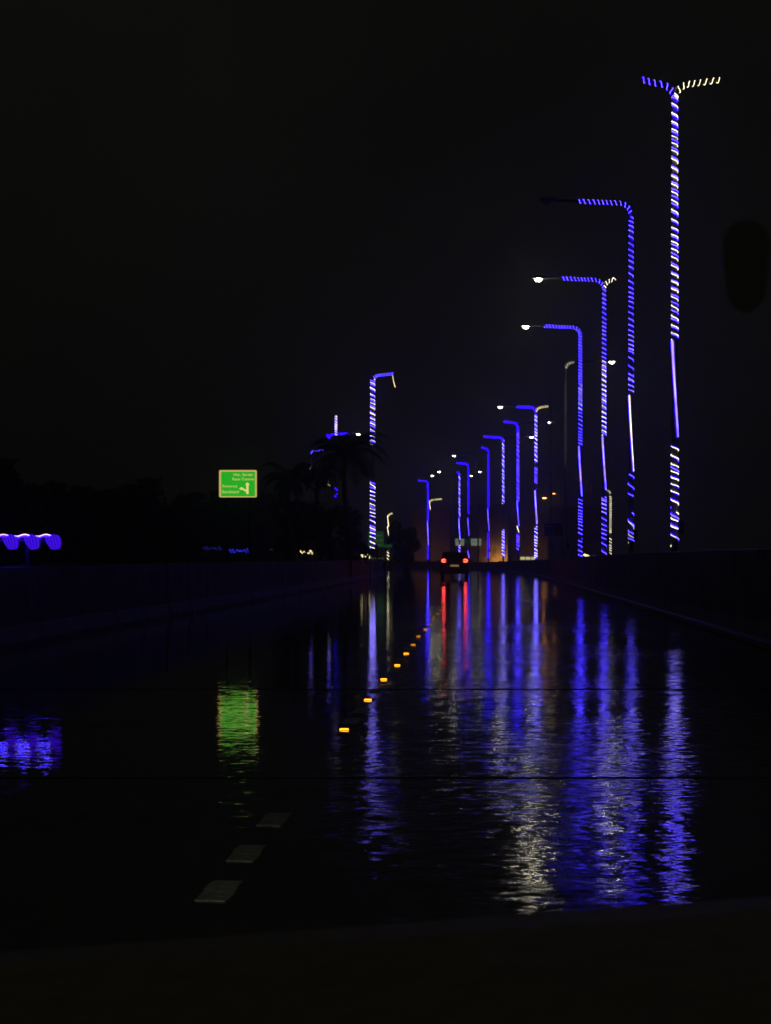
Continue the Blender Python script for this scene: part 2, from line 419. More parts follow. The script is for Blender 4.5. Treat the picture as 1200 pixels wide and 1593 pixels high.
street_lamp(806, 657, 'blue wound lamp with white patches and short blue arm, between two denser wound lamps',
            [(663, 672, 'h', 'b', 1, .18), (672, 730, 'h', 'vb', 1, .36), (730, 780, 'h', 'bv', 1, .38), (780, 818, 's', 'b', 1), (818, 828, 's', 'w', 1), (830, 855, 'h', 'vb', -1, .26)],
            ('b', 18), lampR=2)
street_lamp(783, 680, 'blue and white lamp with a dark gap halfway down its mast',
            [(685, 784, 'h', 'bw', 1, .42), (824, 866, 'h', 'bw', 1, .3)],
            ('b', 27), lampR=1)
street_lamp(760, 697, 'all blue lamp with a small hooked left arm, standing over the orange glow',
            [(704, 790, 'h', 'b', 1, .3), (791, 826, 's', 'b', 1), (830, 868, 'h', 'bl', -1, .25)],
            ('b', 8))
street_lamp(744, 709, 'unlit mast with a single white luminaire at left, between two blue lamps in the distance',
            [], lampL=1)
street_lamp(729, 721, 'blue wound lamp with wavy blue arm, above the right end of the car',
            [(727, 800, 'h', 'b', 1, .36), (806, 833, 's', 'b', 1), (857, 868, 's', 'b', 1)],
            ('b', 16))
street_lamp(715, 734, 'white and blue wound lamp straight above the car, with a bright luminaire to its right',
            [(738, 805, 'h', 'bw', 1, .55), (806, 839, 's', 'vb', 1), (848, 862, 'h', 'bw', 1, .4)],
            ('b', 3), lampL=1, lampR=1)
street_lamp(703, 740, 'unlit far mast with two white luminaires, left of the lamps above the car',
            [], lampL=1, lampR=2)
street_lamp(666, 748, 'farthest blue wound lamp of the row, left of the car',
            [(753, 810, 'h', 'bb', 1, .3), (810, 848, 's', 'bv', 1), (848, 870, 'h', 'bl', 1, .35)],
            ('b', 13))
WG = 'small white wound street lamps in the distance'
street_lamp(669, 777, 'small white lamp with white right arm, touching the farthest blue lamp',
            [(779, 793, 's', 'w', 1)], None, ('w', 16), H=8, group=WG,  fix=False)
street_lamp(950, 762, 'slim white dotted lamp, between the third and second tall lamps from the right',
            [(771, 830, 'h', 'w', 1, .22), (837, 864, 'h', 'w', 1, .3)], ('w', 4), None, H=8, group=WG,  arms=(-1,), fix=False, r0=.08, r1=.06, rope=.022)
street_lamp(604, 799, 'small white lamp with hooked top, right of the tall left lamp',
            [(802, 819, 's', 'w', 1), (819, 833, 's', 'w', 1), (856, 871, 'h', 'w', 1, .4)], None, ('w', 5), H=7, group=WG,  arms=(1,), fix=False, rope=.035)
LG = 'street lamps wound with rope lights on the left side'
street_lamp(580, 583, 'tall blue and white lamp at left with a hanging strand on its arm',
            [(590, 692, 'h', 'bw', 1, .33), (748, 853, 'h', 'wb', -1, .3)], None, ('b', 27), group=LG, r0=.15, r1=.12, drop=(1.28, 12.95, 12.2, 'w'))
street_lamp(523, 645, 'white and blue lamp without lit arms, upper part showing above the palm',
            [(646, 677, 'h', 'wv', 1, .2), (758, 763, 'h', 'b', -1, .3), (768, 773, 'h', 'b', -1, .3)], None, None, group=LG, fix=False)
street_lamp(512, 675, 'lamp half hidden by the palm, its blue dotted right arm ending near a bright luminaire',
            [(677, 682, 'h', 'b', 1, .3), (733, 742, 'h', 'b', 1, .32), (747, 757, 'h', 'w', 1, .4)], ('b', 1), ('b', 26), lampR=1, group=LG, fix=False)
street_lamp(484, 701, 'leftmost lamp, mostly dark, with a short bright blue right arm',
            [(725, 733, 'h', 'w', 1, .38), (733, 738, 'h', 'b', 1, .3)], None, ('bv', 17), group=LG, fix=False)

# two sodium lamps far behind the barrier
for (px, py, Y, s, lb) in ((847, 775, 330, 1, 'bright orange sodium lamp, lower of two, left of the bare mast'), (862, 768, 380, .7, 'paler orange sodium lamp, higher and right of two')):
    p = at(px, py, Y); rt = empty('sodium_lamp', (p.x + 1.2, Y, 0), lb, 'street lamp', 'orange sodium lamps in the distance')
    MB().tube([(0, 0, 0), (0, 0, p.z - .5), (-.3, 0, p.z), (-.9, 0, p.z + .1)], [.11, .08, .06, .05], 8).build('mast', M['steel'], rt)
    h = MB().box((-1.2, 0, p.z + .12), (.75, .3, .16)).build('lamp_head', M['lamp_grey'], rt, bevel=.04)
    MB().ellipsoid((-1.2, 0, p.z + .03), (.36 * s, .2 * s, .13 * s), 12, 6).build('lens', M['sodium'], h)
    l = bpy.data.lights.new('sodium_light', 'POINT'); l.color = (1, .42, .10); l.energy = 25 * s; l.shadow_soft_size = .3
    lo = bpy.data.objects.new('sodium_light', l); C.objects.link(lo); lo.parent = rt; lo.location = (-1.2, 0, p.z - .5)

# ---------------------------------------------------------------- green direction sign, brightness set by emissive panel and lettering
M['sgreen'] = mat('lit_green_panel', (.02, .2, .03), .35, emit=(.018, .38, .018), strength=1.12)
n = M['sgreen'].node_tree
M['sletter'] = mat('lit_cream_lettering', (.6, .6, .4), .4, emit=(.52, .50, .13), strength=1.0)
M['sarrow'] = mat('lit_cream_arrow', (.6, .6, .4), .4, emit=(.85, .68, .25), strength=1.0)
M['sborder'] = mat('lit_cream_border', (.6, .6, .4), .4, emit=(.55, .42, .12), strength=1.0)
M['dimgreen'] = mat('dim_green_panel', (.02, .12, .04), .4, emit=(.008, .055, .014), strength=.6)  # headlight return on the dim distant signs, painted in as emission
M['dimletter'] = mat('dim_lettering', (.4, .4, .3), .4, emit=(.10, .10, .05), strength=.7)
M['palepanel'] = mat('pale_green_panel', (.4, .45, .35), .4, emit=(.20, .23, .14), strength=.8)  # pale boards beyond the car: headlit look put into emission
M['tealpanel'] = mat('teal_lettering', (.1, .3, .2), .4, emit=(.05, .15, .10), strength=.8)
def text_mesh(name, body, x0, x1, z0, z1, y, m, parent):
    """letters fitted to a rectangle, facing -Y, with a little thickness"""
    cu = bpy.data.curves.new(name, 'FONT'); cu.body = body; cu.extrude = .03; cu.resolution_u = 3; cu.offset = .018
    to = bpy.data.objects.new(name, cu); C.objects.link(to)
    me = bpy.data.meshes.new_from_object(to.evaluated_get(bpy.context.evaluated_depsgraph_get()))
    bpy.data.objects.remove(to)
    xs = [v.co.x for v in me.vertices]; ys = [v.co.y for v in me.vertices]
    sx = (x1 - x0) / (max(xs) - min(xs)); sy = (z1 - z0) / (max(ys) - min(ys)); mx, my = min(xs), min(ys)
    for v in me.vertices:
        a, b, c = v.co; v.co = (x0 + (a - mx) * sx, y - c * .05, z0 + (b - my) * sy)
    me.materials.clear(); me.materials.append(m)
    o = bpy.data.objects.new(name, me); C.objects.link(o); o.parent = parent
    return o
Ys = 61.0; c0 = at(370.5, 752.5, Ys); sw, sh = 1.205, .875
sg = empty('direction_sign', (c0.x, Ys, 0), 'bright green rectangular road sign with cream lettering and a forked arrow', 'road sign')
zc = c0.z; k = sw / 885.0
Px = lambda u: (u - 607.5) * k
Pz = lambda v: zc - (v - 495) * k
def rrect(cx, cz, w, h, r, n=4):
    out = []
    for (sx, sz, a0) in ((1, -1, -90), (1, 1, 0), (-1, 1, 90), (-1, -1, 180)):
        for i in range(n + 1):
            a = R(a0 + 90 * i / n); out.append((cx + sx * (w / 2 - r) + r * math.cos(a), cz + sz * (h / 2 - r) + r * math.sin(a)))
    return out
MB().prism(rrect(0, zc, sw, sh, .05), 0, .12).build('sign_box', M['dark_steel'], sg)
MB().prism(rrect(0, zc, sw - .01, sh - .01, .045), -.012, -.002).build('border', M['sborder'], sg)
MB().prism(rrect(.004, zc - .008, sw - .135, sh - .10, .03), -.018, -.0095).build('sign_face', M['sgreen'], sg)
for body, u0, u1, v0, v1 in (('Hon.', 505, 672, 248, 316), ('Sardar', 708, 968, 250, 316), ('Race Course', 480, 975, 352, 418), ('Regency', 250, 602, 520, 598), ('Bandstand', 244, 630, 645, 716)):
    text_mesh('lettering', body, Px(u0), Px(u1), Pz(v1), Pz(v0), -.021, M['sletter'], sg)
ar = MB()
ar.prism([(Px(802), Pz(735)), (Px(855), Pz(735)), (Px(853), Pz(530)), (Px(880), Pz(520)), (Px(828), Pz(462)), (Px(778), Pz(520)), (Px(803), Pz(530))], -.024, -.019)
ar.build('arrow', M['sarrow'], sg)
MB().prism([(Px(803), Pz(690)), (Px(803), Pz(640)), (Px(715), Pz(590)), (Px(712), Pz(572)), (Px(635), Pz(602)), (Px(690), Pz(645)), (Px(705), Pz(628))], -.0235, -.0195).build('arrow', M['sarrow'], sg)
for sx in (-.36, .36):
    MB().tube([(sx, .16, 0), (sx, .16, zc + .3)], .04, 10).build('post', M['dark_steel'], sg)
MB().box((0, .135, zc + .2), (.9, .03, .05)).build('bracket', M['dark_steel'], sg)

# a second, dim green sign behind the left lamp
Y2 = 150.0; c2 = at(585, 839, Y2)
s2 = empty('direction_sign', (c2.x, Y2, 0), 'dim dark green sign half hidden by leaves, behind the foot of the left wound lamp', 'road sign')
MB().prism(rrect(0, c2.z, 1.25, 1.25, .05), 0, .06).build('sign_face', M['dimgreen'], s2)
for i, (a, b, t) in enumerate(((-.1, .5, 'Tank'), (-.35, .5, 'Marine Rd'), (-.35, .42, 'Parking'))):
    text_mesh('lettering', t, a, b, c2.z + .22 - i * .36, c2.z + .36 - i * .36, -.01, M['dimletter'], s2)
for sx in (-.4, .4): MB().tube([(sx, .1, 0), (sx, .1, c2.z + .4)], .035, 8).build('post', M['dark_steel'], s2)
MB().box((.95, .03, c2.z - .52), (.62, .05, .26)).build('lower_panel', M['dimgreen'], s2)

# pair of pale boards beyond the car
Y3 = 300.0; c3 = at(729, 843.5, Y3)
s3 = empty('overhead_sign', (c3.x, Y3, 0), 'two pale green boards on one crossbeam above the car roof', 'road sign')
for x, w in ((-1.35, 1.35), (1.2, 1.6)):
    fo = MB().prism(rrect(x, c3.z, w, 1.1, .04), 0, .05).build('sign_board', M['palepanel'], s3)
    for q in (-.22, .22): MB().box((x + q * w, -.01, c3.z + .15), (w * .3, .02, .22)).build('lettering', M['tealpanel'], fo)
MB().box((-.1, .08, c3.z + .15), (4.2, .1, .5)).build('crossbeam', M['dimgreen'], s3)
for x in (-1.6, 1.5): MB().tube([(x, .2, 0), (x, .2, c3.z + .4)], .07, 8).build('post', M['steel'], s3)
# back of a board between the two unlit masts
Y4 = 128.0; c4 = at(861, 824, Y4)
s4 = empty('road_sign', (c4.x, Y4, 0), 'dark unlit board seen from behind, between the two unlit masts', 'road sign')
MB().box((0, 0, c4.z), (1.2, .04, .8)).build('sign_board', M['dark_steel'], s4, bevel=.01)
for z in (-.22, .22): MB().box((0, -.045, c4.z + z), (1.1, .04, .05)).build('bracket', M['steel'], s4)
MB().tube([(0, -.09, 0), (0, -.09, c4.z + .35)], .045, 8).build('post', M['steel'], s4)

# ---------------------------------------------------------------- road studs
M['amber'] = mat('amber_stud_lens', (.8, .4, .05), .3, emit=(1, .36, .012), strength=3.6)  # headlight glow of the stud reflectors, painted in as emission
M['amber2'] = mat('dimmer_amber_stud_lens', (.7, .35, .05), .3, emit=(1, .30, .012), strength=1.1)  # weaker painted headlight glow for studs farther off
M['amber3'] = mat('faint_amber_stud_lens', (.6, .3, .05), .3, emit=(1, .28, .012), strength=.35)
stud_me = MB().add([(-.055, -.05, 0), (.055, -.05, 0), (.055, .05, 0), (-.055, .05, 0), (-.045, -.028, .010), (.045, -.028, .010), (.045, .028, .010), (-.045, .028, .010)],
                   [(0, 3, 2, 1), (4, 5, 6, 7), (0, 1, 5, 4), (1, 2, 6, 5), (2, 3, 7, 6), (3, 0, 4, 7)]).mesh('stud_body', M['dark_steel'])
ords = ['nearest', 'second nearest', 'third nearest', 'fourth nearest', 'fifth nearest', 'sixth nearest', 'seventh nearest', 'eighth nearest', 'ninth nearest', 'tenth nearest', 'eleventh nearest', 'third from the far end', 'second from the far end', 'farthest']
for i in range(14):
    y_px = [1135, 1089, 1057, 1035, 1017, 1003, 990, 979, 970, 962, 955, 949, 944, 940][i]
    Y = CH * F / (y_px - HY); x = XL + random.uniform(-.015, .015) + (.0 if i else .0)
    rt = empty('road_stud', (x, Y, .002), ('%s amber road stud on the lane line, %s to the viewer' % ('bright' if i < 5 else 'dimmer' if i < 8 else 'faint', ords[i])) if i < 11 else 'faint amber road stud of the line, %s' % ords[i],
               'road stud', 'amber road studs along the lane line')
    o = bpy.data.objects.new('stud_body', stud_me); C.objects.link(o); o.parent = rt
    w = .036
    MB().add([(-w, -.052, .001), (w, -.052, .001), (w - .006, -.03, .0095), (-w + .006, -.03, .0095), (-w, -.056, .001), (w, -.056, .001), (w - .006, -.034, .0105), (-w + .006, -.034, .0105)],
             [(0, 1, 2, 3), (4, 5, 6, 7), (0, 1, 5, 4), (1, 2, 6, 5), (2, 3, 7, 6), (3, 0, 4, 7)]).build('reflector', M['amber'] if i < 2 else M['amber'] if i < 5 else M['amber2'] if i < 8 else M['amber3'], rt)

# ---------------------------------------------------------------- car ahead
M['carpaint'] = mat('dark_car_paint', (.02, .02, .022), .25, metal=.2)
M['glass'] = mat('dark_tinted_glass', (.01, .01, .012), .08)
M['rubber'] = mat('tyre_rubber', (.015, .015, .015), .8)
M['chrome'] = mat('alloy_rim', (.4, .4, .42), .3, metal=.9)
M['tail'] = mat('lit_tail_lamp', (.5, .02, .02), .3, emit=(1, .085, .04), strength=7)
M['tailred'] = mat('red_lens', (.4, .01, .01), .3, emit=(1, .02, .01), strength=.3)
M['plate'] = mat('number_plate', (.5, .4, .2), .5, emit=(.20, .12, .05), strength=1.0)
M['bumper'] = mat('dark_bumper_plastic', (.03, .03, .03), .6)
def car_body(W, side, root, name='body'):
    """side: list of (y, z) outline; lofted over x with tumblehome"""
    xs = (-1, -.93, -.6, 0, .6, .93, 1); mb = MB(); v = []; n = len(side)
    zmax = max(z for _, z in side)
    for q in xs:
        for (y, z) in side:
            t = max(0, (z - 1.0) / (zmax - 1.0)); half = W / 2 * (1 - .17 * t)
            sink = .06 if abs(q) == 1 else 0.0
            cy_ = sum(p[0] for p in side) / n
            v.append((q * half, y + (cy_ - y) * sink * .35, z - (.035 if abs(q) == 1 and z > .9 else 0)))
    f = [(i * n + j, i * n + (j + 1) % n, (i + 1) * n + (j + 1) % n, (i + 1) * n + j) for i in range(len(xs) - 1) for j in range(n)]
    f += [tuple(range(n)), tuple((len(xs) - 1) * n + j for j in reversed(range(n)))]
    mb.add(v, f, False); return mb.build(name, M['carpaint'], root, bevel=.03)
def wheel(x, y, root, r=.34):
    w = MB(); w.tube([(x - .11, y, r), (x + .11, y, r)], r, 20); o = w.build('wheel', M['rubber'], root)
    MB().tube([(x - .118, y, r), (x + .118, y, r)], r * .58, 12).build('rim', M['chrome'], o)
Yc = 125.0; cc = at(707.5, 872, Yc)
car = empty('car', (cc.x, Yc, 0), 'dark car driving ahead with both red tail lamps lit', 'car')
car.rotation_euler.z = -heading(Yc)
side = [(0.05, .28), (0, .48), (.02, .80), (.06, 1.05), (.22, 1.38), (.36, 1.62), (.9, 1.70), (2.0, 1.68), (2.55, 1.52), (3.15, 1.08), (4.2, .92), (4.35, .6), (4.3, .28)]
car_body(1.86, side, car)
MB().add([(-.68, .045, 1.10), (.68, .045, 1.10), (.60, .335, 1.56), (-.60, .335, 1.56), (-.68, .075, 1.10), (.68, .075, 1.10), (.60, .365, 1.56), (-.60, .365, 1.56)],
         [(0, 1, 2, 3), (4, 7, 6, 5), (0, 4, 5, 1), (1, 5, 6, 2), (2, 6, 7, 3), (3, 7, 4, 0)]).build('rear_window', M['glass'], car)
MB().prism([(-.93, .30), (.93, .30), (.95, .40), (.93, .60), (-.93, .60), (-.95, .40)], -.09, .12).build('bumper', M['bumper'], car, bevel=.03)
MB().box((0, -.02, .80), (.56, .03, .13)).build('number_plate', M['plate'], car, bevel=.004)
for s in (-1, 1):
    x = s * .70
    tl = MB().prism(rrect(x, 1.12, .34, .25, .07), -.045, .06).build('tail_lamp', M['tailred'], car)
    m = MB()   # glowing C shaped light guide, open towards the middle of the car
    pth = [(x - s * .11, -.06, 1.185), (x + s * .05, -.06, 1.20), (x + s * .115, -.06, 1.15), (x + s * .115, -.06, 1.09), (x + s * .05, -.06, 1.045), (x - s * .11, -.06, 1.05)]
    m.tube(pth, .032, 6); m.build('light_guide', M['tail'], tl)
    MB().prism(rrect(s * 1.02, 1.08, .2, .14, .04), 2.55, 2.66).build('wing_mirror', M['carpaint'], car)
    for y in (.75, 3.4): wheel(s * .80, y, car)
    L = bpy.data.lights.new('tail_light', 'SPOT'); L.energy = 4.5; L.color = (1, .03, .06); L.spot_size = R(150); L.spot_blend = 1; L.shadow_soft_size = .08
    lo = bpy.data.objects.new('tail_light', L); C.objects.link(lo); lo.parent = car; lo.location = (x, -.12, 1.12); lo.rotation_euler = (R(-90), 0, 0)
MB().box((0, .30, 1.665), (.9, .10, .03)).build('roof_spoiler', M['carpaint'], car)

# vehicles on the far carriageway, only their tops show over the barrier
M['vanpaint'] = mat('pale_van_paint', (.6, .57, .45), .4)
M['vanlit'] = mat('lit_van_window', (.5, .5, .35), .3, emit=(.62, .52, .22), strength=1.0)
Yv = 165.0; cv = at(822, 867, Yv)
van = empty('van', (cv.x, Yv, 0), 'pale van behind the right barrier with its cabin windows lit', 'van')
car_body(1.75, [(0, .35), (0, 1.1), (.1, 1.5), (.2, 1.62), (3.2, 1.6), (3.7, 1.1), (4.3, .95), (4.35, .35)], van).data.materials[0] = M['vanpaint']
for x in (-.48, -.02, .44): MB().box((x, -.01, 1.27), (.38, .05, .22)).build('window', M['vanlit'], van, bevel=.02)
for s in (-1, 1):
    for y in (.8, 3.4): wheel(s * .75, y, van)

# ---------------------------------------------------------------- loose rope light on the barriers
def squiggle(px0, px1, py, Y, m, label, loops, amp, xbar, group='coils of rope light low along the road', th=.02, post=True):
    a, b = at(px0, py, Y), at(px1, py, Y); pts = []
    n = loops * 14
    for i in range(n + 1):
        t = i / n; an = 2 * math.pi * loops * t
        pts.append((lerp(a.x, b.x, t) - a.x + .3 * amp * math.sin(an * .5), amp * math.cos(an), amp * (math.sin(an) + .3 * math.sin(an * 2.7 + 1)) * (.7 + .4 * math.sin(t * 9))))
    root = empty('rope_light_coil', (a.x, Y, a.z), label, 'rope light', group)
    MB().tube(pts, th, 5).build('rope', m, root)
    w = b.x - a.x
    MB().tube([(-.1, 0, -amp * .5), (w + .1, 0, -amp * .5)], .03, 6).build('rail', M['dark_steel'], root)
    if post:
        for x in (0, w): MB().tube([(x, 0, -a.z), (x, 0, -amp * .5)], .03, 6).build('post', M['dark_steel'], root)
squiggle(462, 487, 859, 190, M['white'], 'short crumpled white rope light on the left, right of the blue strands', 5, .16, 0, th=.05)
squiggle(356, 390, 857, 160, M['bluelow'], 'dim blue rope light strand low on the left beneath the green sign', 6, .14, 0, th=.055)
squiggle(316, 345, 853, 160, mat('nearly_dark_blue_rope', (.02, .02, .1), .5, emit=(.03, .03, .4), strength=.25), 'nearly dark blue strand, farthest left of the low strands beneath the green sign', 5, .13, 0, th=.05)
squiggle(420, 455, 856, 185, mat('nearly_dark_blue_rope_two', (.02, .02, .1), .5, emit=(.03, .05, .4), strength=.2), 'nearly dark blue strand joining the white crumpled one on the left', 5, .13, 0, th=.05)
squiggle(561, 576, 865, 112, M['white'], 'white rope light bundle at the foot of the tall left wound lamp', 3, .10, 0, th=.035)
squiggle(576, 600, 869, 112, M['whitelow'], 'faint tail of rope light right of the white bundle at the left lamp foot', 4, .08, 0)
squiggle(908, 917, 864.5, 99, M['white'], 'white rope light bundle over the right barrier at the foot of the fourth lamp', 2, .07, 0, th=.04)
squiggle(915, 927, 866, 99, M['whitemid'], 'thin white rope end trailing right of the bundle on the right barrier', 3, .04, 0, th=.025)

# pipe rail wound with a wide band of blue diodes, at the left edge
M['band'] = bpy.data.materials.new('blue_diode_band'); M['band'].use_nodes = True
n = M['band'].node_tree; b = n.nodes['Principled BSDF']; b.inputs['Base Color'].default_value = (.03, .02, .2, 1)
uvn = n.nodes.new('ShaderNodeUVMap'); sx = n.nodes.new('ShaderNodeSeparateXYZ'); n.links.new(uvn.outputs['UV'], sx.inputs[0])
def mth(op, a, bv=None):
    q = n.nodes.new('ShaderNodeMath'); q.operation = op
    for i, w_ in enumerate((a, bv)):
        if w_ is None: continue
        if isinstance(w_, (int, float)): q.inputs[i].default_value = w_
        else: n.links.new(w_, q.inputs[i])
    return q.outputs[0]
st = mth('SINE', mth('MULTIPLY', sx.outputs['X'], 2 * math.pi * 5))       # rows of diodes across the band
st = mth('ADD', mth('MULTIPLY', st, .3), .7)
row = mth('SINE', mth('MULTIPLY', sx.outputs['Y'], 2 * math.pi * 14)); row = mth('ADD', mth('MULTIPLY', row, .25), .75)
b.inputs['Emission Color'].default_value = (.06, .006, 1, 1)
n.links.new(mth('MULTIPLY', mth('MULTIPLY', st, row), 1.3), b.inputs['Emission Strength'])
Yr = 29.5
rl = empty('pipe_rail', (at(0, 868, Yr).x, Yr, 0), 'pipe rail at the far left wound with wide blue light bands', 'railing')
zr = at(0, 843, Yr).z
MB().tube([(-1.5, 0, zr), (.96, 0, zr)], .05, 12).build('pipe', M['dark_steel'], rl)
for x in (-1.2, -.35, .42): MB().tube([(x, 0, 0), (x, 0, zr - .045)], .03, 8).build('post', M['dark_steel'], rl)
pitchb = .325; rr = .100
def band_strip(loop):
    """one turn of a wide diode band: it leaves the top of the pipe and swings round the front to under it"""
    v = []; f = []; uv = []; K = 28; J = 6
    xr = .88 - loop * pitchb
    for i in range(K + 1):
        t = i / K; a = -math.pi / 2 * .9 + t * math.pi * 1.02
        er = xr + .085 * math.sin(math.pi * min(1, t * 1.05)) ** .8; el = xr - .20 + .15 * t ** 1.2 - .07 * max(0, t - .82) / .18
        for j in range(J + 1):
            q = j / J; rj = rr + .012 * math.sin(math.pi * q)
            v.append((lerp(el, er, q), -rj * math.cos(a) , zr - rj * math.sin(a)))
            uv.append((q, t))
    for i in range(K):
        for j in range(J):
            o = i * (J + 1) + j; f.append((o, o + 1, o + J + 2, o + J + 1))
    return v, f, uv
for loop in range(7):
    v, f, uv = band_strip(loop)
    me = bpy.data.meshes.new('light_band'); me.from_pydata(v, [], f); ul = me.uv_layers.new(name='UVMap')
    for l in me.loops: ul.data[l.index].uv = uv[l.vertex_index]
    me.materials.append(M['band']); o = bpy.data.objects.new('light_band', me); C.objects.link(o); o.parent = rl
    sm = o.modifiers.new('thick', 'SOLIDIFY'); sm.thickness = .006
pts = []
for i in range(121):
    t = i / 120; x = lerp(.80, -1.4, t); a = 2 * math.pi * (x - .72) / pitchb
    pts.append((x, -.06, zr + .092 + .022 * max(-.2, math.cos(a))))
MB().tube(pts, .007, 5).build('rope_light', M['core_b'], rl)
MB().tube([(x, -.075, z - .022) for x, y, z in pts], .012, 5).build('rope_light', M['blue'], rl)

# ---------------------------------------------------------------- plants
M['bark'] = mat('palm_bark', (.09, .07, .05), .85, noise=.3, bump=.02)
M['leaf'] = mat('dark_leaf', (.035, .06, .02), .5, noise=.3, nscale=3)
M['frond'] = mat('palm_frond', (.05, .085, .025), .5, noise=.3, nscale=3)
def palm(px, py, Y, R0, label, nf=22, seed=1):
    rnd = random.Random(seed)
    p = at(px, py, Y); rt = empty('palm_tree', (p.x, Y, 0), label, 'palm tree', 'palms beyond the left barrier')
    zt = p.z
    MB().tube([(.15 * math.sin(i), 0, zt * i / 6) for i in range(7)], [.19 - .015 * i for i in range(7)], 10).build('trunk', M['bark'], rt)
    off = .15 * math.sin(6)
    for kf in range(nf):
        az = 2 * math.pi * kf * .382 + rnd.uniform(-.2, .2); el = R(rnd.uniform(-12, 68)); ln = R0 * rnd.uniform(.85, 1.2)
        mb = MB(); sp = []; d = Vector((math.cos(az) * math.cos(el), math.sin(az) * math.cos(el), math.sin(el))); q = Vector((off, 0, zt))
        for i in range(11):
            sp.append(q.copy()); q = q + d * ln / 10; d = (d + Vector((0, 0, -.17 - .02 * i))).normalized()
        mb.tube(sp, [.03 - .0025 * i for i in range(11)], 4)
        sidev = Vector((-math.sin(az), math.cos(az), 0))
        for i in range(1, 44):
            t = i / 44 * 10; k_ = min(9, int(t)); a = sp[k_].lerp(sp[k_ + 1], t - k_); dr = (sp[k_ + 1] - sp[k_]).normalized()
            L = ln * .26 * math.sin(math.pi * min(1, .15 + i / 50)) * rnd.uniform(.8, 1.1)
            for s in (-1, 1):
                tip = a + (sidev * s * .85 + dr * .55 + Vector((0, 0, -.42 + rnd.uniform(-.2, .1)))).normalized() * L
                wv = dr * .022
                mb.add([a - wv, a + wv, lerp(a, tip, .6) + wv * .8, tip, lerp(a, tip, .6) - wv * .8], [(0, 1, 2, 3, 4)])
        mb.build('frond', M['frond'], rt)
    return rt
palm(540, 706, 100, 2.7, 'palm with drooping fronds hiding the middle of the tall left wound lamp', 26, 3)
palm(497, 738, 112, 1.7, 'palm just left of the drooping one, hiding the masts of two half hidden lamps', 22, 5)
palm(452, 745, 104, 1.9, 'leftmost palm, between the green sign and the half hidden lamps', 20, 8)
def bush(px0, px1, top, Y, depth, label, n=2600, seed=2, name='bush', cat='bush', leaf=.16, trunk=False, group='bushes beyond the left barrier'):
    rnd = random.Random(seed); a, b = at(px0, top, Y), at(px1, top, Y); w = b.x - a.x; h = a.z
    rt = empty(name, ((a.x + b.x) / 2, Y, 0), label, cat, group)
    clumps = [(rnd.uniform(-w * .42, w * .42), rnd.uniform(-depth / 2, depth / 2), rnd.uniform(h * .2, h * .86), rnd.uniform(.16, .30) * min(w, h)) for _ in range(16)]
    mb = MB()
    for i in range(n):
        cx, cy_, cz, r = clumps[i % len(clumps)]
        d = Vector((rnd.gauss(0, 1), rnd.gauss(0, 1), rnd.gauss(0, 1))).normalized() * r * rnd.uniform(.55, 1.08)
        q = Vector((cx, cy_, max(.1, cz))) + d; u = Vector((rnd.gauss(0, 1), rnd.gauss(0, 1), rnd.gauss(0, 1))).normalized(); v = u.orthogonal().normalized()
        L = leaf * rnd.uniform(.6, 1.2)
        mb.add([q - u * L, q + v * L * .4, q + u * L, q - v * L * .4], [(0, 1, 2, 3)])
    c = mb.build('foliage', M['leaf'], rt); 
    st_ = MB()
    for (cx, cy_, cz, r) in clumps[:8]: st_.tube([(cx * .2, cy_ * .2, 0), (cx * .6, cy_ * .6, cz * .5), (cx, cy_, cz)], [.06, .04, .015], 5)
    st_.build('trunk' if trunk else 'stem', M['bark'], rt)
    return rt
bush(430, 500, 772, 112, 2.0, 'dark leafy bush under the leftmost palm', seed=4)
bush(492, 566, 776, 108, 2.0, 'dark leafy bush under the drooping palm, left of the tall left lamp', seed=6)
bush(556, 600, 846, 140, 1.5, 'low dark bush at the foot of the tall left wound lamp', n=1500, seed=8)
bush(612, 655, 800, 190, 2.5, 'dark rounded tree behind the left barrier between two white wound lamps', seed=9, name='small_tree', cat='tree', trunk=True, group=None, leaf=.22)

# dark wood closing the view on the left
def wood(px0, px1, Y, seed):
    rnd = random.Random(seed); mb = MB(); x0 = (px0 - HX) * Y / F; x1 = (px1 - HX) * Y / F
    x = x0; crowns = []
    while x < x1:
        t = (x - x0) / (x1 - x0); h = lerp(17, 9, t) + rnd.uniform(-2.5, 2.5); w = rnd.uniform(3.0, 5.5)
        crowns.append((x, Y + rnd.uniform(-6, 6), h, w)); mb.tube([(x, Y, 0), (x + rnd.uniform(-.4, .4), Y, h * .7)], [.3, .12], 5); x += w * rnd.uniform(.35, .6)
    for (cx, cy_, h, w) in crowns:
        for i in range(620):
            u = rnd.uniform(0, 1) ** .8; z = lerp(.3, h, u); rr_ = w * (.55 + .45 * math.sin(math.pi * min(1, u * .9 + .1))) * rnd.uniform(.2, 1)
            a = rnd.uniform(0, 2 * math.pi); q = Vector((cx + rr_ * math.cos(a), cy_ + rr_ * .6 * math.sin(a), z - .12 * rr_ * rr_ * u / w))
            d = Vector((rnd.gauss(0, 1), rnd.gauss(0, 1), rnd.gauss(0, 1))).normalized(); v = d.orthogonal().normalized(); L = rnd.uniform(.35, .8)
            mb.add([q - d * L, q + v * L * .5, q + d * L, q - v * L * .5], [(0, 1, 2, 3)])
    o = mb.build('wood', M['leaf']); tag(o, 'dark wood beyond the left barrier, behind the green sign and palms', None, None, 'stuff'); return o
wood(-60, 480, 330, 12)

